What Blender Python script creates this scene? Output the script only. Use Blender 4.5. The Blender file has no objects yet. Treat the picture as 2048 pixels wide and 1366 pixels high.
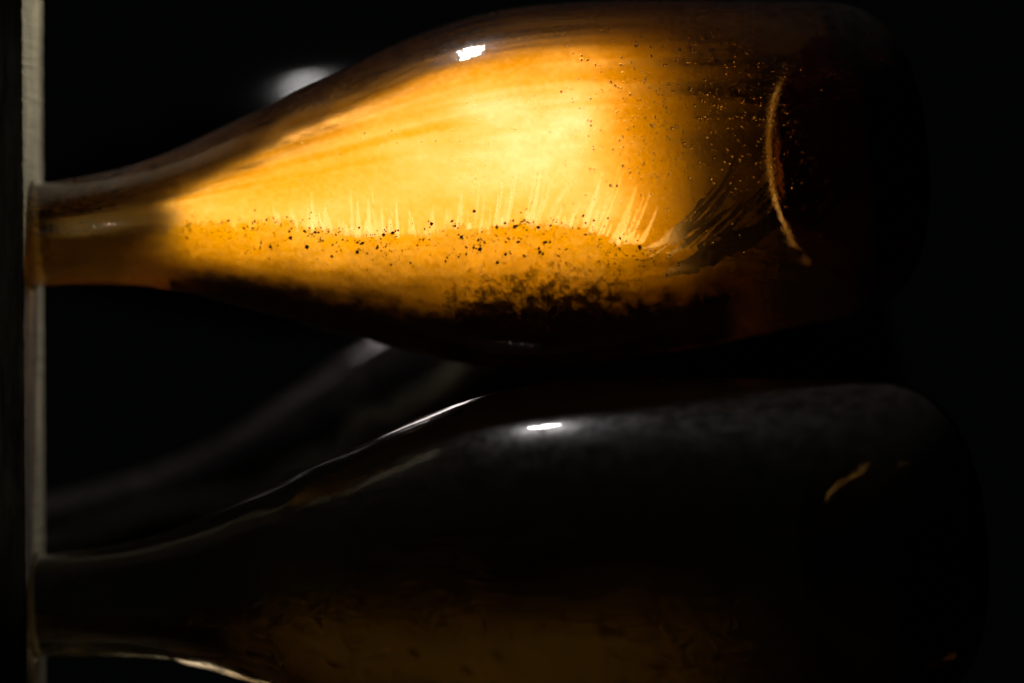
import bpy, bmesh, math
import numpy as np
from mathutils import Vector, Matrix

# ------------------------------------------------------------------ camera, world, lamps, exposure
sc = bpy.context.scene
S = 0.0001215            # metres per photograph pixel in the plane of the upper bottle's axis
D = 0.85                 # camera distance to that plane


def at(px, py, y=0.0):
    """photo pixel -> point on the plane at depth y"""
    k = (D + y) / D
    return Vector(((px - 1024) * S * k, y, (683 - py) * S * k))


cam_d = bpy.data.cameras.new('camera')
cam = bpy.data.objects.new('camera', cam_d)
sc.collection.objects.link(cam)
cam.location = (0, -D, 0)
cam.rotation_euler = (math.radians(90), 0, 0)
cam_d.sensor_width = 36
cam_d.lens = 36 * D / (2048 * S)
cam_d.clip_start = 0.01
cam_d.clip_end = 50
cam_d.dof.use_dof = True
cam_d.dof.focus_distance = D - 0.032
cam_d.dof.aperture_fstop = 3.4
sc.camera = cam

w = bpy.data.worlds.new('World')
sc.world = w
w.use_nodes = True
w.node_tree.nodes['Background'].inputs[0].default_value = (0.6, 0.8, 0.7, 1)
w.node_tree.nodes['Background'].inputs[1].default_value = 0.001


def area(name, loc, target, sx, sy, power, col):
    l = bpy.data.lights.new(name, 'AREA')
    l.shape = 'RECTANGLE'
    l.size, l.size_y = sx, sy
    l.energy = power
    l.color = col
    o = bpy.data.objects.new(name, l)
    sc.collection.objects.link(o)
    o.location = loc
    o.rotation_euler = (Vector(target) - Vector(loc)).to_track_quat('-Z', 'Y').to_euler()
    return o


# cellar lamp held right behind the upper bottle
kc = at(914, 412, 0.135)
kl = area('back_lamp', kc, kc + Vector((0, -1, 0)), 0.091, 0.046, 0.0365, (1.0, 0.87, 0.84))
kl.rotation_euler.rotate_axis('Z', math.radians(9))
# the dim far end of the same lamp, behind the neck
dc = at(330, 490, 0.135)
area('back_lamp_end', dc, dc + Vector((0, -1, 0)), 0.046, 0.019, 0.00022, (1.0, 0.96, 0.84))
# small overhead bulb, a little behind the bottles
oc = at(950, 100) + Vector((-0.29, 0.205, 0.935)).normalized() * 0.8
area('overhead_lamp', oc, at(1000, 400), 0.038, 0.038, 1.05, (1.0, 0.97, 0.95))

# weak fill spot added in front to brighten the post's front face
al = bpy.data.lights.new('post_fill', 'SPOT')
al.energy = 0.05
al.spot_size = math.radians(22)
al.spot_blend = 0.6
al.shadow_soft_size = 0.004
al.color = (1.0, 0.9, 0.75)
ao = bpy.data.objects.new('post_fill', al)
sc.collection.objects.link(ao)
ao.location = (-0.26, -0.42, 0.05)
ao.rotation_euler = (at(-60, 600) - ao.location).to_track_quat('-Z', 'Y').to_euler()
# narrow spot from above that grazes the rack post
sl = bpy.data.lights.new('rack_spot', 'SPOT')
sl.energy = 0.8
sl.spot_size = math.radians(46)
sl.spot_blend = 0.9
sl.shadow_soft_size = 0.006
sl.color = (1.0, 0.93, 0.72)
so = bpy.data.objects.new('rack_spot', sl)
sc.collection.objects.link(so)
so.location = at(520, -800, 0.05)
so.rotation_euler = (at(20, 420) - so.location).to_track_quat('-Z', 'Y').to_euler()

sc.view_settings.view_transform = 'Standard'
sc.view_settings.look = 'None'
sc.view_settings.exposure = 0
sc.view_settings.gamma = 1
sc.view_settings.use_curve_mapping = False
sc.render.engine = 'CYCLES'
sc.cycles.use_denoising = True
sc.cycles.use_adaptive_sampling = True
sc.cycles.adaptive_threshold = 0.03
sc.cycles.adaptive_min_samples = 24
sc.cycles.max_bounces = 10
sc.cycles.transmission_bounces = 12
sc.cycles.glossy_bounces = 8
sc.cycles.diffuse_bounces = 2
sc.cycles.sample_clamp_indirect = 6
sc.cycles.blur_glossy = 0.3

rng = np.random.default_rng(11)


# ------------------------------------------------------------------ helpers
def vnoise(x, y, seed):
    """smooth value noise, any array shape"""
    r = np.random.default_rng(seed)
    T = r.random((256, 256))
    xi = np.floor(x).astype(int); yi = np.floor(y).astype(int)
    fx = x - xi; fy = y - yi
    fx = fx * fx * (3 - 2 * fx); fy = fy * fy * (3 - 2 * fy)
    a = T[xi % 256, yi % 256]; b = T[(xi + 1) % 256, yi % 256]
    c = T[xi % 256, (yi + 1) % 256]; d = T[(xi + 1) % 256, (yi + 1) % 256]
    return (a * (1 - fx) + b * fx) * (1 - fy) + (c * (1 - fx) + d * fx) * fy


def fbm(x, y, seed, oct=4, gain=0.5):
    s = 0; a = 1; n = 0
    for k in range(oct):
        s = s + a * vnoise(x * 2 ** k + 17.3 * k, y * 2 ** k + 5.1 * k, seed + k)
        n += a; a *= gain
    return s / n


def sstep(a, b, x):
    t = np.clip((x - a) / (b - a), 0, 1)
    return t * t * (3 - 2 * t)


def new_mat(name):
    m = bpy.data.materials.new(name)
    m.use_nodes = True
    nt = m.node_tree
    for n in list(nt.nodes):
        nt.nodes.remove(n)
    out = nt.nodes.new('ShaderNodeOutputMaterial')
    return m, nt, out


def node(nt, kind, **kw):
    n = nt.nodes.new(kind)
    for k, v in kw.items():
        if k in n.inputs:
            n.inputs[k].default_value = v
        else:
            setattr(n, k, v)
    return n


def link_obj(name, me, mat, parent=None):
    o = bpy.data.objects.new(name, me)
    sc.collection.objects.link(o)
    if mat:
        me.materials.append(mat)
    if parent:
        o.parent = parent
    return o


def mesh_np(name, verts, quads, smooth=True):
    me = bpy.data.meshes.new(name)
    nv, nf = len(verts), len(quads)
    k = quads.shape[1]
    me.vertices.add(nv)
    me.vertices.foreach_set('co', verts.astype(np.float32).ravel())
    me.loops.add(nf * k)
    me.loops.foreach_set('vertex_index', quads.astype(np.int32).ravel())
    me.polygons.add(nf)
    me.polygons.foreach_set('loop_start', np.arange(0, nf * k, k, dtype=np.int32))
    me.polygons.foreach_set('use_smooth', np.full(nf, smooth))
    me.update()
    me.validate()
    return me


# ------------------------------------------------------------------ materials
def make_glass(name, dust_amount, seed, dens=230, vcol=(0.90, 0.66, 0.22), wide=0.19, gloss=0.035, sheen=0.05):
    m, nt, out = new_mat(name)
    L = nt.links.new
    inner = node(nt, 'ShaderNodeAttribute', attribute_name='inner')
    film = node(nt, 'ShaderNodeAttribute', attribute_name='film')
    lees = node(nt, 'ShaderNodeAttribute', attribute_name='lees')
    tc = node(nt, 'ShaderNodeTexCoord')

    # slow ripples of the moulded glass, drawn out along the bottle
    mp = node(nt, 'ShaderNodeMapping')
    mp.inputs['Scale'].default_value = (11, 170, 170)
    mp.inputs['Location'].default_value = (seed, seed * 2, 0)
    L(tc.outputs['Object'], mp.inputs['Vector'])
    rip = node(nt, 'ShaderNodeTexNoise', Scale=1.0, Detail=1.5)
    L(mp.outputs[0], rip.inputs['Vector'])
    fine = node(nt, 'ShaderNodeTexNoise', Scale=900.0, Detail=2.0)
    L(tc.outputs['Object'], fine.inputs['Vector'])
    b1 = node(nt, 'ShaderNodeBump', Strength=0.26, Distance=0.0012)
    L(rip.outputs[0], b1.inputs['Height'])
    b2 = node(nt, 'ShaderNodeBump', Strength=0.12, Distance=0.0002)
    L(fine.outputs[0], b2.inputs['Height'])
    L(b1.outputs[0], b2.inputs['Normal'])

    # index: air/glass outside, glass/wine inside
    ior = node(nt, 'ShaderNodeMapRange')
    ior.inputs['To Min'].default_value = 1.5
    ior.inputs['To Max'].default_value = 1.12
    L(inner.outputs['Fac'], ior.inputs['Value'])
    rough = node(nt, 'ShaderNodeMapRange')
    rough.inputs['To Min'].default_value = gloss
    rough.inputs['To Max'].default_value = 0.62
    L(film.outputs['Fac'], rough.inputs['Value'])
    tint = node(nt, 'ShaderNodeMixRGB')
    tint.inputs[1].default_value = (1, 1, 1, 1)
    tint.inputs[2].default_value = (0.98, 0.72, 0.0, 1)
    L(film.outputs['Fac'], tint.inputs[0])
    gl = node(nt, 'ShaderNodeBsdfGlass')
    gl.distribution = 'GGX'
    L(tint.outputs[0], gl.inputs['Color'])
    L(rough.outputs[0], gl.inputs['Roughness'])
    L(ior.outputs[0], gl.inputs['IOR'])
    L(b2.outputs[0], gl.inputs['Normal'])

    # yeast film: part of the light is scattered wide
    tr = node(nt, 'ShaderNodeBsdfTranslucent')
    tr.inputs['Color'].default_value = (0.85, 0.50, 0.07, 1)
    fm = node(nt, 'ShaderNodeMath', operation='MULTIPLY')
    fm.inputs[1].default_value = wide
    L(film.outputs['Fac'], fm.inputs[0])
    mx1 = node(nt, 'ShaderNodeMixShader')
    L(fm.outputs[0], mx1.inputs[0]); L(gl.outputs[0], mx1.inputs[1]); L(tr.outputs[0], mx1.inputs[2])

    # settled lees: translucent brown crust
    tr2 = node(nt, 'ShaderNodeBsdfTranslucent')
    tr2.inputs['Color'].default_value = (0.30, 0.115, 0.02, 1)
    df2 = node(nt, 'ShaderNodeBsdfDiffuse')
    df2.inputs['Color'].default_value = (0.05, 0.02, 0.006, 1)
    mxl = node(nt, 'ShaderNodeMixShader')
    lp = node(nt, 'ShaderNodeMapRange')
    lp.inputs['From Min'].default_value = 0.3
    lp.inputs['From Max'].default_value = 0.8
    lp.inputs['To Max'].default_value = 0.97
    L(lees.outputs['Fac'], lp.inputs['Value']); L(lp.outputs[0], mxl.inputs[0])
    L(tr2.outputs[0], mxl.inputs[1]); L(df2.outputs[0], mxl.inputs[2])
    mx2 = node(nt, 'ShaderNodeMixShader')
    L(lees.outputs['Fac'], mx2.inputs[0]); L(mx1.outputs[0], mx2.inputs[1]); L(mxl.outputs[0], mx2.inputs[2])

    # darkness put into the colour of foot and punt, blotting out lamp reflections
    gr = node(nt, 'ShaderNodeAttribute', attribute_name='base_dark')
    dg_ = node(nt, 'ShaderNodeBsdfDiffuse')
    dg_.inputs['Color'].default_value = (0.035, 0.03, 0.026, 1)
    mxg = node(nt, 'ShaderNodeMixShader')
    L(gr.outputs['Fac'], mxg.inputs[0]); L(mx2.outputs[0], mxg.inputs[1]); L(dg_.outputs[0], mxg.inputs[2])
    # cellar dust lying on the upward faces outside
    geo = node(nt, 'ShaderNodeNewGeometry')
    sep = node(nt, 'ShaderNodeSeparateXYZ')
    L(geo.outputs['Normal'], sep.inputs[0])
    up = node(nt, 'ShaderNodeMapRange')
    up.inputs['From Min'].default_value = 0.25
    up.inputs['From Max'].default_value = 1.0
    L(sep.outputs['Z'], up.inputs['Value'])
    dn = node(nt, 'ShaderNodeTexNoise', Scale=260.0, Detail=6.0, Roughness=0.75)
    L(tc.outputs['Object'], dn.inputs['Vector'])
    dr = node(nt, 'ShaderNodeMapRange')
    dr.inputs['From Min'].default_value = 0.35
    dr.inputs['From Max'].default_value = 0.75
    dr.inputs['To Min'].default_value = 0.15
    L(dn.outputs[0], dr.inputs['Value'])
    dm = node(nt, 'ShaderNodeMath', operation='MULTIPLY')
    L(up.outputs[0], dm.inputs[0]); L(dr.outputs[0], dm.inputs[1])
    out1 = node(nt, 'ShaderNodeMath', operation='SUBTRACT')
    out1.inputs[0].default_value = 1.0
    L(inner.outputs['Fac'], out1.inputs[1])
    dm2 = node(nt, 'ShaderNodeMath', operation='MULTIPLY')
    L(dm.outputs[0], dm2.inputs[0]); L(out1.outputs[0], dm2.inputs[1])
    dm3 = node(nt, 'ShaderNodeMath', operation='MULTIPLY')
    dm3.inputs[1].default_value = dust_amount
    L(dm2.outputs[0], dm3.inputs[0])
    dust = node(nt, 'ShaderNodeBsdfDiffuse')
    dust.inputs['Color'].default_value = (0.34, 0.28, 0.27, 1)
    mx3 = node(nt, 'ShaderNodeMixShader')
    L(dm3.outputs[0], mx3.inputs[0]); L(mxg.outputs[0], mx3.inputs[1]); L(dust.outputs[0], mx3.inputs[2])
    # faint broad sheen of the dusty skin
    gs = node(nt, 'ShaderNodeBsdfGlossy', Roughness=0.24)
    gs.inputs['Color'].default_value = (0.9, 0.88, 0.9, 1)
    sh = node(nt, 'ShaderNodeMath', operation='MULTIPLY')
    L(out1.outputs[0], sh.inputs[0]); L(dr.outputs[0], sh.inputs[1])
    sh2 = node(nt, 'ShaderNodeMath', operation='MULTIPLY')
    sh2.inputs[1].default_value = sheen
    L(sh.outputs[0], sh2.inputs[0])
    mx4 = node(nt, 'ShaderNodeMixShader')
    L(sh2.outputs[0], mx4.inputs[0]); L(mx3.outputs[0], mx4.inputs[1]); L(gs.outputs[0], mx4.inputs[2])
    L(mx4.outputs[0], out.inputs['Surface'])

    va = node(nt, 'ShaderNodeVolumeAbsorption')
    va.inputs['Color'].default_value = vcol + (1,)
    va.inputs['Density'].default_value = dens
    L(va.outputs[0], out.inputs['Volume'])
    return m


def make_simple(name, col, rough=0.8, translucent=0.0, bump=0.0, bscale=800):
    m, nt, out = new_mat(name)
    L = nt.links.new
    tc = node(nt, 'ShaderNodeTexCoord')
    ns = node(nt, 'ShaderNodeTexNoise', Scale=bscale, Detail=4.0)
    L(tc.outputs['Object'], ns.inputs['Vector'])
    cr = node(nt, 'ShaderNodeMixRGB')
    cr.inputs[1].default_value = tuple(c * 0.6 for c in col) + (1,)
    cr.inputs[2].default_value = tuple(min(1, c * 1.35) for c in col) + (1,)
    L(ns.outputs[0], cr.inputs[0])
    p = node(nt, 'ShaderNodeBsdfPrincipled', Roughness=rough)
    L(cr.outputs[0], p.inputs['Base Color'])
    if bump:
        b = node(nt, 'ShaderNodeBump', Strength=bump, Distance=0.001)
        L(ns.outputs[0], b.inputs['Height']); L(b.outputs[0], p.inputs['Normal'])
    if translucent:
        t = node(nt, 'ShaderNodeBsdfTranslucent')
        L(cr.outputs[0], t.inputs['Color'])
        mx = node(nt, 'ShaderNodeMixShader')
        mx.inputs[0].default_value = translucent
        L(p.outputs[0], mx.inputs[1]); L(t.outputs[0], mx.inputs[2])
        L(mx.outputs[0], out.inputs['Surface'])
    else:
        L(p.outputs[0], out.inputs['Surface'])
    return m


def make_wood():
    m, nt, out = new_mat('weathered_wood')
    L = nt.links.new
    tc = node(nt, 'ShaderNodeTexCoord')
    mp = node(nt, 'ShaderNodeMapping')
    mp.inputs['Scale'].default_value = (420, 420, 45)
    L(tc.outputs['Object'], mp.inputs['Vector'])
    g = node(nt, 'ShaderNodeTexNoise', Scale=1.0, Detail=6.0, Roughness=0.65, Distortion=0.6)
    L(mp.outputs[0], g.inputs['Vector'])
    pit = node(nt, 'ShaderNodeTexNoise', Scale=1500.0, Detail=3.0)
    L(tc.outputs['Object'], pit.inputs['Vector'])
    cr = node(nt, 'ShaderNodeValToRGB')
    cr.color_ramp.elements[0].position = 0.32
    cr.color_ramp.elements[0].color = (0.16, 0.135, 0.095, 1)
    cr.color_ramp.elements[1].position = 0.62
    cr.color_ramp.elements[1].color = (0.58, 0.53, 0.40, 1)
    L(g.outputs[0], cr.inputs[0])
    ad = node(nt, 'ShaderNodeMath', operation='ADD')
    L(g.outputs[0], ad.inputs[0]); L(pit.outputs[0], ad.inputs[1])
    b = node(nt, 'ShaderNodeBump', Strength=0.7, Distance=0.0006)
    L(ad.outputs[0], b.inputs['Height'])
    p = node(nt, 'ShaderNodeBsdfPrincipled', Roughness=0.9)
    L(cr.outputs[0], p.inputs['Base Color']); L(b.outputs[0], p.inputs['Normal'])
    L(p.outputs[0], out.inputs['Surface'])
    return m


M_crumb = make_simple('dried_lees', (0.20, 0.085, 0.016), 0.9, 0.65, 0.4)
M_grain, _nt, _out = new_mat('yeast_grain')
_g = node(_nt, 'ShaderNodeBsdfGlass', Roughness=0.0, IOR=1.3)
_g.inputs['Color'].default_value = (1.0, 0.92, 0.65, 1)
_nt.links.new(_g.outputs[0], _out.inputs['Surface'])
M_cap = make_simple('crown_cap_steel', (0.30, 0.28, 0.24), 0.4)
M_wood = make_wood()

# ------------------------------------------------------------------ rack post
BX = (1024 - 48)            # photo pixels left of centre of its lit edge


def rack_post():
    y0, y1 = -0.017, 0.018
    xr = -BX * S * (D + y0) / D
    xl = xr - 0.028
    zs = np.arange(-0.14, 0.1401, 0.0009)
    r = np.random.default_rng(3)
    ring = 8
    verts = []
    for i, z in enumerate(zs):
        j = fbm(np.array([z * 400.]), np.array([1.3]), 5, 4)[0] - 0.5
        k = fbm(np.array([z * 500.]), np.array([9.3]), 9, 4)[0] - 0.5
        lean = -(z) * 0.006
        c1 = 0.0003 + 0.0002 * j
        c2 = 0.0010 + 0.0012 * k
        pts = [(xl + .001, y0), (xr - c1, y0), (xr, y0 + c1 * 1.2), (xr + 0.0002 * j, (y0 + y1) / 2),
               (xr, y1 - c2), (xr - c2, y1), (xl + .001, y1), (xl, (y0 + y1) / 2)]
        for (x, y) in pts:
            verts.append((x + lean + r.normal() * 0.00004, y + r.normal() * 0.00004, z))
    n = len(zs)
    faces = []
    for i in range(n - 1):
        for q in range(ring):
            a = i * ring + q; b = i * ring + (q + 1) % ring
            faces.append((a, b, b + ring, a + ring))
    faces.append(tuple(range(ring - 1, -1, -1)))
    faces.append(tuple((n - 1) * ring + q for q in range(ring)))
    me = bpy.data.meshes.new('rack_post')
    me.from_pydata(verts, [], faces)
    o = link_obj('rack_post', me, M_wood)
    return o


# ------------------------------------------------------------------ bottle profile, in photo pixels along the axis
# (distance along the axis from photo column 0 of the upper bottle, radius)
PROF = [(-560, 118), (-556, 124), (-515, 126), (-500, 120), (-495, 122), (-470, 122), (-462, 104), (-300, 101), (-100, 100), (85, 103),
        (200, 111), (273, 122), (359, 145), (427, 169), (495, 194), (554, 215), (608, 238), (697, 267), (768, 294),
        (837, 318), (905, 338), (973, 352), (1042, 360), (1120, 363), (1200, 361), (1281, 355), (1366, 347), (1490, 335),
        (1600, 324), (1680, 314), (1725, 303), (1760, 284), (1790, 255), (1815, 215), (1830, 175), (1836, 140)]
PX = np.array([p[0] for p in PROF], float)
PR = np.array([p[1] for p in PROF], float)


def smooth_profile(x, r, xs):
    """Catmull-Rom through the measured radii"""
    m = np.gradient(r, x)
    i = np.clip(np.searchsorted(x, xs) - 1, 0, len(x) - 2)
    h = x[i + 1] - x[i]
    t = (xs - x[i]) / h
    return ((2 * t ** 3 - 3 * t ** 2 + 1) * r[i] + (t ** 3 - 2 * t ** 2 + t) * h * m[i]
            + (-2 * t ** 3 + 3 * t ** 2) * r[i + 1] + (t ** 3 - t ** 2) * h * m[i + 1])


def outer_r(xs):
    r = smooth_profile(PX, PR, np.clip(xs, PX[0], PX[-1]))
    k = np.array([0.2, 0.6, 1, .6, .2]); k /= k.sum()
    return r


def wall(xs):
    return np.interp(xs, [-560, 100, 500, 1100, 1600, 1750], [25, 25, 30, 36, 40, 52])


def bottle_mesh(name, hi, painter):
    # outer line: lip -> heel -> standing ring -> punt
    xo = np.concatenate([np.linspace(-560, -450, 24), np.linspace(-440, 60, 24), np.linspace(70, 1600, 150 if hi else 90),
                         np.linspace(1606, 1836, 48)])
    ro = outer_r(xo)
    # punt seen from outside (concave dome reaching into the bottle)
    t = np.linspace(0, 1, 40)[1:]
    xpo = 1836 + 4 * np.sin(np.pi * np.clip(t * 6, 0, 1)) - 285 * np.sin(np.clip((t - .06) / .94, 0, 1) * np.pi / 2) ** 0.9
    rpo = np.where(t < .1, 140 - 140 * t * .25, 0)
    rpo = 140 * np.cos(t * np.pi / 2) ** 0.75
    rpo[-1] = 0.02
    # inside: punt dome, heel, body, neck
    t2 = np.linspace(0, 1, 60 if hi else 34)
    xpi = 1520 + 190 * (1 - np.cos(t2 * np.pi / 2)) ** 1.0
    rpi = 0.02 + 195 * np.sin(t2 * np.pi / 2) ** 0.9
    # trough between dome and heel
    t3 = np.linspace(0, 1, 26)[1:]
    a = t3 * np.pi * 0.5
    xe, re = xpi[-1], rpi[-1]
    rin_heel = outer_r(np.array([1640.]))[0] - 44
    xh = 1640 + (xe - 1640) * np.cos(a)
    rh = re + (rin_heel - re) * np.sin(a)
    step = 2.0 if hi else 16.0
    xb = np.concatenate([np.arange(1638, 300, -step), np.arange(300, 60, -2.5 if hi else -16), np.linspace(55, -560, 40)])
    rb = outer_r(xb) - wall(xb)
    rb = np.minimum(rb, outer_r(xb) - 20)
    rb[xb < -400] = 78
    xs = np.concatenate([xo, xpo, xpi, xh, xb])
    rs = np.concatenate([ro, rpo, rpi, rh, rb])
    no = len(xo) + len(xpo)
    inner = np.zeros(len(xs)); inner[no:] = 1
    rs = np.maximum(rs, 0.02)
    # angles: 0 = towards the camera, +90 deg = up
    if hi:
        ph = np.concatenate([np.linspace(-100, 100, 420, endpoint=False), np.linspace(100, 260, 90, endpoint=False)])
    else:
        ph = np.linspace(-100, 260, 128, endpoint=False)
    ph = np.radians(ph)
    n, k = len(xs), len(ph)
    X = np.repeat(xs[:, None], k, 1)
    R = np.repeat(rs[:, None], k, 1)
    P = np.repeat(ph[None, :], n, 0)
    V = np.stack([X * S, -R * np.cos(P) * S, R * np.sin(P) * S], -1).reshape(-1, 3)
    V[:, 0] -= 1700 * S               # origin on the axis near the base
    i = np.arange(n - 1)[:, None]; j = np.arange(k)[None, :]
    jn = (j + 1) % k
    q = np.stack([i * k + j, i * k + jn, (i + 1) * k + jn, (i + 1) * k + j], -1).reshape(-1, 4)
    # close the mouth between the last inner and the first outer ring
    jj = np.arange(k); jjn = (jj + 1) % k
    c = np.stack([(n - 1) * k + jj, (n - 1) * k + jjn, jjn, jj], -1)
    q = np.concatenate([q, c])
    me = mesh_np(name, V, q)
    # winding: make the normals point out of the glass
    bm_ok = me.polygons[30 * k + 3].normal.dot(Vector(me.polygons[30 * k + 3].center) - Vector((me.polygons[30 * k + 3].center.x, 0, 0)))
    if bm_ok < 0:
        me.flip_normals()
    Ro = np.repeat(outer_r(np.clip(xs, -560, 1836))[:, None], k, 1)
    film, lees = painter(X, P, Ro)
    I = np.repeat(inner[:, None], k, 1)
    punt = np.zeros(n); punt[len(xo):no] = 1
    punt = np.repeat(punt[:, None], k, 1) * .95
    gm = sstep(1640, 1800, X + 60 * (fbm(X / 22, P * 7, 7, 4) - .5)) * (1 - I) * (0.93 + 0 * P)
    for nm, val in (('base_dark', np.maximum(gm, punt)), ('inner', I), ('film', film * I), ('lees', lees * I)):
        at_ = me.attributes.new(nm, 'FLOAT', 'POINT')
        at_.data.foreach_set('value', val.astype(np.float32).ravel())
    return me


# ------------------------------------------------------------------ lees and yeast film of the upper bottle
EX = [300, 370, 450, 550, 650, 800, 900, 980, 1110, 1200, 1280, 1340, 1420, 1700]
EY = [478, 458, 452, 456, 470, 483, 482, 462, 462, 492, 512, 560, 600, 640]


def axis_y(x):
    return 470 - 0.095 * (x - 85)


def edge_y(x, seed=40):
    j = (fbm(x / 42, x * 0 + 3.3, seed, 6, 0.78) - 0.5) * 84
    return np.interp(x, EX, EY) + j


BEADS = np.zeros((1400, 2100), np.float32)


def paint_upper(X, P, Ro):
    py = axis_y(X) - Ro * np.sin(P)
    px = X
    front = sstep(-0.05, 0.12, np.cos(P))
    # general haze
    F = 0.70 + 0.24 * (fbm(px / 150, py / 60, 21, 4) - 0.5)
    F = F + 0.26 * (fbm(px / 9, py / 9, 25, 3) - 0.5)
    F = F + 0.30 * sstep(1130, 1290, px) * (1 - sstep(1310, 1440, px))
    # bands of refracted light along the upper wall, put into the film
    F = F + 0.75 * (vnoise(px / 330, np.sin(P) * 15 + px / 700, 27) * .65 + vnoise(px / 210, np.sin(P) * 34 + 5, 29) * .35 - .5) * sstep(0.0, .4, np.sin(P))
    # rubbed, clearer patches
    for (cx, cy, rx, ry, a) in [(1005, 232, 66, 32, .36), (1070, 310, 120, 66, .34), (1160, 255, 60, 40, .30), (850, 310, 80, 28, .14),
                                (940, 380, 170, 36, .14), (1200, 430, 70, 50, .18), (640, 430, 80, 24, .12)]:
        g = np.exp(-(((px - cx) / rx) ** 2 + ((py - cy) / ry) ** 2))
        F -= 1.6 * a * g * (0.6 + 0.8 * fbm(px / 26, py / 18, 31, 4))
    # slide marks: drips that bend more and more towards the base
    tt = np.clip((edge_y(px) + 8 - py) / 200, 0, 1.6)
    A = np.interp(px, [550, 800, 950, 1100, 1250, 1400, 1620], [0, 8, 45, 110, 210, 300, 360])
    xb = px - A * (tt - 0.28 * tt * tt)
    n1 = vnoise(xb / 16.0, tt * 1.3 + 2, 51) * 0.45 + vnoise(xb / 7.0, tt * 1.6 + 4, 52) * 0.35 + vnoise(xb / 3.0, tt * 2.5 + 7, 53) * 0.2
    big = vnoise(xb / 46.0, tt * 0.0 + 2.5, 57)
    reach = np.interp(px, [540, 700, 900, 1050, 1200, 1300, 1500, 1640], [.28, .36, .34, .55, .70, 1.0, 1.1, .6]) * (0.35 + 1.0 * big)
    th = 0.435 + 0.30 * tt / np.maximum(reach, .05)
    mark = sstep(-0.02, 0.16, n1 - th) * (tt > 0.0) * (px > 520) * sstep(1260, 1215, px)
    mark *= front
    jag = fbm(px / 7, py / 7, 61, 3)
    mark = mark * sstep(.25, .45, jag + mark * .3)
    F = F * (1 - 0.45 * mark)
    # bare wedges right of the settled crust
    for (x0, y0, x1, y1, wd) in [(1290, 575, 1480, 470, 24), (1380, 540, 1540, 440, 20), (1250, 520, 1400, 450, 8), (1475, 470, 1590, 395, 8),
                                 (1560, 470, 1610, 385, 6)]:
        dx, dy = x1 - x0, y1 - y0
        ln = math.hypot(dx, dy)
        u = ((px - x0) * dx + (py - y0) * dy) / ln ** 2
        v = ((px - x0) * -dy + (py - y0) * dx) / ln + 26 * (u - .5) ** 2 - 6
        hw = wd * np.sin(np.clip(u, 0, 1) * np.pi) ** 0.7 * (0.75 + 0.9 * (fbm(px / 12, py / 12, 71, 3) - .3))
        F = F * (1 - 0.97 * front * sstep(0, 2.5, hw - np.abs(v)) * (u > 0) * (u < 1))
    F = F * (1 - 0.55 * sstep(1460, 1560, px))
    # grains push the film aside
    hit = BEADS[np.clip(np.round(py).astype(int), 0, 1399), np.clip(np.round(px).astype(int), 0, 2099)]
    F = F * (1 - 0.95 * hit * front)
    # settled lees
    e = edge_y(px)
    d = py - e
    clump = fbm(px / 26, py / 20, 81, 5, 0.6)
    grit = fbm(px / 5, py / 5, 85, 3, 0.6)
    base = sstep(-4, 3, d + 26 * (clump - .5))
    endcut = 1 - sstep(-14, 22, (px - (1345 - 0.35 * np.abs(py - 575) + 70 * (clump - .5) + 20 * (grit - .5))))
    thick = 0.12 + 0.28 * sstep(10, 120, d + 40 * (clump - .5)) + 0.16 * (clump - .5) + 0.22 * (grit - .5) * sstep(10, 60, d)
    Lz = base * thick * endcut
    pile_top = np.interp(px, [820, 900, 960, 1060, 1180, 1260, 1330], [640, 575, 548, 540, 552, 580, 650])
    pn = (fbm(px / 14, py / 14, 91, 4, .6) - .5)
    pile = sstep(-45, 95, py - pile_top + 130 * pn + 50 * (grit - .5)) * (px > 780) * (px < 1345)
    Lz = np.maximum(Lz, pile * endcut * sstep(0, .3, base) * 0.97)
    # curled flakes at the end of the crust
    vor = np.abs(fbm(px / 30, py / 16, 95, 3) - .5)
    fl = (1 - sstep(0.004, 0.018, vor)) * np.exp(-(((px - 1245) / 95) ** 2 + ((py - 545) / 50) ** 2))
    Lz = np.maximum(Lz, np.clip(fl * 1.1, 0, .85) * base * endcut)
    F = np.clip(F + 0.22 * base * endcut, 0.02, 1)
    # neck end: thin haze only
    F = F * (0.75 + 0.25 * front)
    F = F * (0.6 + 0.4 * sstep(170, 390, px))
    F = F * (1 - 0.55 * sstep(0.72, 0.95, np.sin(P)))
    F = F * (1 - 0.6 * sstep(545, 600, py + 30 * (fbm(px / 20, py / 20, 33, 3) - .5)) * sstep(1330, 1380, px))
    # crust at the lowest line, out of the wine's way
    low = sstep(0.80, 0.97, -np.sin(P)) * (px > 330) * (px < 1300)
    Lz = np.maximum(Lz, low * 0.9)
    # thick silt low on the wall
    silt = sstep(0.56, 0.86, -np.sin(P) + 0.22 * (clump - .5)) * sstep(240, 420, px) * (1 - sstep(1380, 1520, px))
    Lz = np.maximum(Lz, silt * 0.96)
    Lz *= (px > 250)
    Lz *= np.maximum(front, low)
    return np.clip(F, 0, 1), np.clip(Lz, 0, 1)


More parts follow.
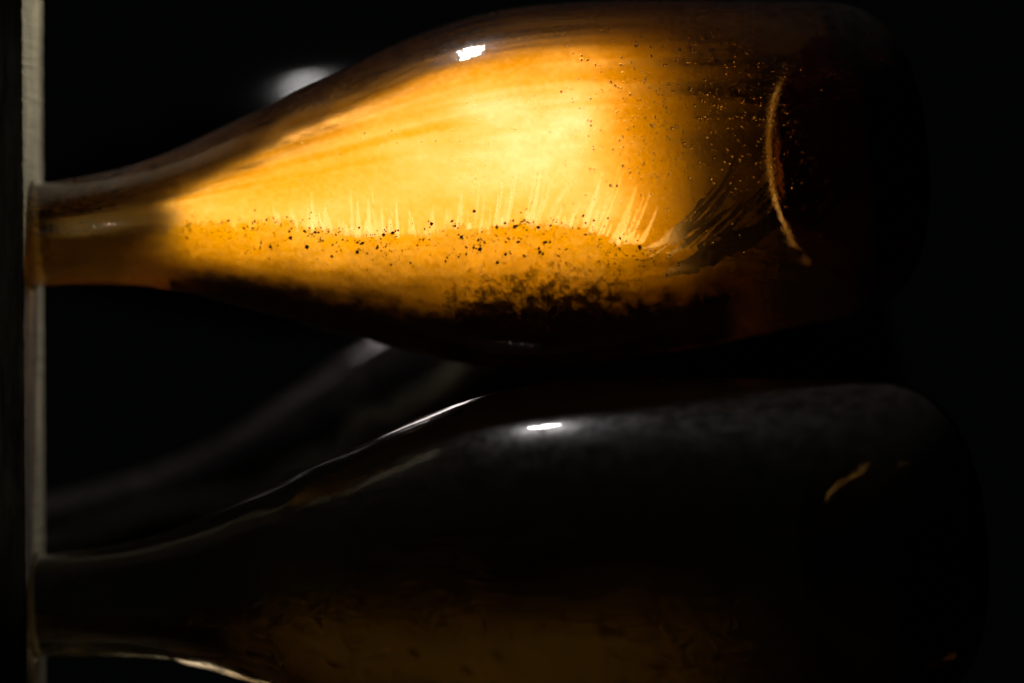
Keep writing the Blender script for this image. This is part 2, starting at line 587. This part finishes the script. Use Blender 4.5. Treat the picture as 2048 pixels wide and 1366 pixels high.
def paint_plain(seed):
    def f(X, P, Ro):
        F = 0.55 + 0.3 * (fbm(X / 120, P * 6, seed, 4) - .5)
        F = np.maximum(F - 0.5, .03) + 0.75 * sstep(350, 800, X)
        F = F * (1 - 0.92 * sstep(1150, 1600, X)) * (0.08 + 0.92 * sstep(-.15, .45, -np.sin(P) + .2 * (fbm(X / 90, P * 3, seed + 2, 3) - .5)))
        lowest = sstep(0.6, 1.05, -np.sin(P) + 0.35 * (fbm(X / 60, P * 5, seed + 9, 4) - .5)) * (X > 300) * (X < 1400)
        sp = sstep(0.66, 0.74, fbm(X / 34, P * 9, seed + 4, 4)) * sstep(.0, .35, -np.sin(P)) * (X > 350) * (X < 1450)
        return np.clip(F, 0, 1), np.clip(np.maximum(lowest * .7, sp * .8), 0, 1)
    return f


# ------------------------------------------------------------------ small loose pieces on the inner wall
def surf_point(px, py, lift):
    """point on the inner front wall of the upper bottle (local coordinates)"""
    ro = outer_r(np.array([px]))[0]
    h = np.clip((axis_y(px) - py) / ro, -0.99, 0.99)
    ri = ro - wall(np.array([px]))[0] - lift
    c = math.sqrt(1 - h * h)
    return np.array([(px - 1700) * S, -ri * c * S, ri * h * S]), np.array([0, -c, h])


def chips(name, items, seed, mat, parent, flat=0.5, bead=False):
    """many irregular crumbs joined in one mesh: items = (px, py, size px)"""
    r = np.random.default_rng(seed)
    base = np.array([(1, 0, 0), (-1, 0, 0), (0, 1, 0), (0, -1, 0), (0, 0, 1), (0, 0, -1)], float)
    tri = np.array([(0, 2, 4), (2, 1, 4), (1, 3, 4), (3, 0, 4), (2, 0, 5), (1, 2, 5), (3, 1, 5), (0, 3, 5)])
    if bead:
        bm = bmesh.new()
        bmesh.ops.create_icosphere(bm, subdivisions=1, radius=1)
        base = np.array([v.co[:] for v in bm.verts])
        tri = np.array([[v.index for v in f.verts] for f in bm.faces])
        bm.free()
    m = len(base)
    V = []; T = []
    for n, (px, py, s) in enumerate(items):
        p, nn = surf_point(px, py, s * flat * .5)
        t1 = np.array([1., 0, 0]); t2 = np.cross(nn, t1)
        a = r.random() * 6.28
        u = t1 * math.cos(a) + t2 * math.sin(a); v = -t1 * math.sin(a) + t2 * math.cos(a)
        sc_ = s * S * .5 * (0.6 + 0.8 * r.random((m, 1)) if not bead else 1.0)
        b = base * sc_
        pts = p + b[:, :1] * u + b[:, 1:2] * v * (0.5 + .6 * r.random()) + b[:, 2:] * nn * flat
        V.append(pts); T.append(tri + m * n)
    me = mesh_np(name, np.concatenate(V), np.concatenate(T), smooth=bead)
    o = link_obj(name, me, mat, parent)
    o['kind'] = 'stuff'
    return o


def crown_cap(parent):
    bm = bmesh.new()
    n = 42
    x0 = (-566 - 1700) * S
    rows = [(0.0, 0.0), (0.0, 0.011), (0.0012, 0.0138), (0.003, 0.0156), (0.0058, 0.0163)]
    vs = []
    for (dx, r) in rows:
        ring = []
        for k in range(n):
            a = 2 * math.pi * k / n
            rr = r + (0.0005 if (k % 2 == 0 and r > .015) else 0)
            ring.append(bm.verts.new((x0 + dx - .0006, rr * math.cos(a), rr * math.sin(a))))
        vs.append(ring)
    for a, b in zip(vs[1:], vs[2:]):
        for k in range(n):
            bm.faces.new((a[k], a[(k + 1) % n], b[(k + 1) % n], b[k]))
    bm.faces.new(list(reversed(vs[1])))
    for v in vs[0]:
        bm.verts.remove(v)
    me = bpy.data.meshes.new('crown_cap')
    bm.to_mesh(me); bm.free()
    o = link_obj('crown_cap', me, M_cap, parent)
    md = o.modifiers.new('thick', 'SOLIDIFY'); md.thickness = 0.0003
    return o


GROUP = 'wine bottles lying in the rack'


def bottle(label, p_neck, p_base, mesh, mat):
    """axis runs from p_neck to p_base (world points); the origin sits on the axis at column 1700"""
    root = bpy.data.objects.new('wine_bottle', None)
    sc.collection.objects.link(root)
    root.location = p_base
    d = (p_base - p_neck).normalized()
    zz = (Vector((0, 0, 1)) - d * d.z).normalized()
    yy = zz.cross(d)
    root.rotation_euler = Matrix((d, yy, zz)).transposed().to_euler()
    root.empty_display_size = 0.02
    root['label'] = label; root['category'] = 'bottle'; root['group'] = GROUP
    if not mesh.materials:
        mesh.materials.append(mat)
    o = bpy.data.objects.new('glass_shell', mesh)
    sc.collection.objects.link(o); o.parent = root
    crown_cap(root)
    return root


G_up = make_glass('amber_glass', 0.16, 1.0)
G_lo = make_glass('amber_glass_plain', 0.33, 4.0, 120, (0.94, 0.80, 0.40), 0.9, 0.045, 0.09)
G_bk = make_glass('dark_glass', 0.4, 7.0, 1100, (0.3, 0.3, 0.15))

grains = []
while len(grains) < 1300:
    x = rng.normal(1370, 105); y = rng.normal(230, 105)
    if y < 20 or x > 1640 or x < 1100:
        continue
    grains.append((x, y, 2.0 + 5.0 * rng.random() ** 4))
for k in range(260):
    grains.append((400 + 1200 * rng.random(), 60 + 400 * rng.random() ** .8, 1.6 + 2.4 * rng.random() ** 3))
for (gx, gy, gs) in grains:
    rr = int(gs * .34)
    BEADS[max(0, int(gy) - rr):int(gy) + rr + 1, int(gx) - rr:int(gx) + rr + 1] = 1
for q in range(130):
    # short slide marks standing on the crust
    x0 = 535 + 720 * rng.random() ** .85
    if vnoise(np.array([x0 / 40.]), np.array([3.7]), 211)[0] < .38:
        continue
    y0 = float(edge_y(np.array([x0]))[0]) + 6
    hgt = (16 + 110 * rng.random() ** 2.4) * np.interp(x0, [540, 900, 1080, 1250], [.7, .8, 1.25, 1.1])
    lean = np.interp(x0, [540, 800, 950, 1100, 1250], [0, .08, .22, .42, .65])
    w0 = 0.5 + 6.0 * rng.random() ** 2.5
    val = 0.35 + 0.55 * rng.random()
    for t_ in np.linspace(0, 1, int(hgt * 2)):
        bx = x0 + lean * hgt * (t_ - .2 * t_ * t_); by = y0 - hgt * t_
        wd = w0 * (1 - t_) ** .8 * (0.55 + 0.9 * rng.random())
        if rng.random() < .08:
            continue
        ya, yb, xa, xz = int(by - 1), int(by) + 1, int(bx - wd), int(bx + wd) + 1
        BEADS[ya:yb, xa:xz] = np.maximum(BEADS[ya:yb, xa:xz], val)
for q in range(46):
    # curved slide marks sweeping up towards the base
    f = rng.random()
    x0 = 1235 + 330 * f + rng.normal() * 8; y0 = 535 - 40 * f + rng.normal() * 14
    ln = 0.35 + 0.65 * rng.random()
    x1 = x0 + 105 + 20 * rng.normal(); y1 = y0 - 62 + 8 * rng.normal()
    x2 = x0 + 185 + 26 * rng.normal(); y2 = y0 - 205 + 20 * rng.normal()
    w0 = 0.5 + 4.2 * rng.random() ** 3
    st = rng.random() * .3
    for t_ in np.linspace(st, min(1, st + ln), 260):
        bx = (1 - t_) ** 2 * x0 + 2 * t_ * (1 - t_) * x1 + t_ * t_ * x2
        by = (1 - t_) ** 2 * y0 + 2 * t_ * (1 - t_) * y1 + t_ * t_ * y2
        wd = w0 * max(0.0, 1 - (t_ - st) / ln) ** .6 * (0.6 + 0.8 * rng.random())
        if rng.random() < .06:
            continue
        ya, yb, xa, xz = int(by - wd), int(by + wd) + 1, int(bx - wd), int(bx + wd) + 1
        BEADS[ya:yb, xa:xz] = np.maximum(BEADS[ya:yb, xa:xz], 0.97)
G_bk2 = make_glass('dark_clean_glass', 0.04, 9.0, 1100, (0.3, 0.3, 0.15), 0.1, 0.17, 0.0)

mesh_up = bottle_mesh('bottle_upper', True, paint_upper)
mesh_lo = bottle_mesh('bottle_plain', False, paint_plain(300))
mesh_bk = mesh_lo.copy()
mesh_bk2 = mesh_lo.copy()

up = bottle('amber wine bottle glowing yellow with settled lees inside', at(85, 470), at(1700, axis_y(1700)), mesh_up, G_up)

# crumbs along the crust and dust grains near the base
crumbs = []
while len(crumbs) < 480:
    x = 370 + 920 * rng.random()
    y = float(edge_y(np.array([x]))[0]) + rng.normal() * 26 + 22
    if vnoise(np.array([x / 24.]), np.array([y / 16.]), 131)[0] < .45:
        continue
    crumbs.append((x, y, 2.0 + 6.5 * rng.random() ** 3))
while len(crumbs) < 1150:
    x = 365 + 960 * rng.random()
    y = float(edge_y(np.array([x]))[0]) + abs(rng.normal()) * 42 - 4
    if vnoise(np.array([x / 30.]), np.array([y / 22.]), 137)[0] < .4:
        continue
    crumbs.append((x, y, 1.8 + 2.6 * rng.random() ** 2))
chips('lees_crumbs', crumbs, 5, M_crumb, up)
chips('yeast_grains', [g for g in grains if abs(axis_y(g[0]) - g[1]) < .93 * outer_r(np.array([g[0]]))[0]], 6, M_grain, up, 0.9, True)

lo = bottle('dark wine bottle resting below the glowing yellow bottle', at(95, 1212, 0.0005), at(1803, 1092, -0.05), mesh_lo, G_lo)
lo.scale = (1.045, 1, 1)
b3 = bottle('blurred dark wine bottle lying behind, between the two front bottles',
            at(300, 1034, 0.105), at(142 + .89 * 1700, 938 - .25 * (142 + .89 * 1700 - 718), 0.105), mesh_bk, G_bk)
b4 = bottle('blurred dark wine bottle lying behind the glowing yellow bottle',
            at(20, 462, 0.21), at(1147, 320, 0.21), mesh_bk2, G_bk2)

# ------------------------------------------------------------------ rack post with bored holes
post = rack_post()
post['label'] = 'weathered wooden rack post that the bottle necks are pushed into'
post['category'] = 'rack post'


def bore(b, rad):
    bm = bmesh.new()
    bmesh.ops.create_cone(bm, cap_ends=True, segments=48, radius1=rad, radius2=rad, depth=0.12)
    me = bpy.data.meshes.new('bore')
    mt = b.matrix_basis @ Matrix.Translation(((-100 - 1700) * S, 0, 0)) @ Matrix.Rotation(math.radians(90), 4, 'Y')
    bm.transform(mt)
    bm.to_mesh(me); bm.free()
    o = bpy.data.objects.new('bore', me)
    sc.collection.objects.link(o)
    return o


cut = [bore(up, 0.0134), bore(lo, 0.0134)]
for c in cut:
    md = post.modifiers.new('bore', 'BOOLEAN')
    md.operation = 'DIFFERENCE'; md.object = c; md.solver = 'EXACT'
bpy.context.view_layer.update()
dg = bpy.context.evaluated_depsgraph_get()
nm = bpy.data.meshes.new_from_object(post.evaluated_get(dg))
post.modifiers.clear()
post.data = nm
for c in cut:
    bpy.data.objects.remove(c)
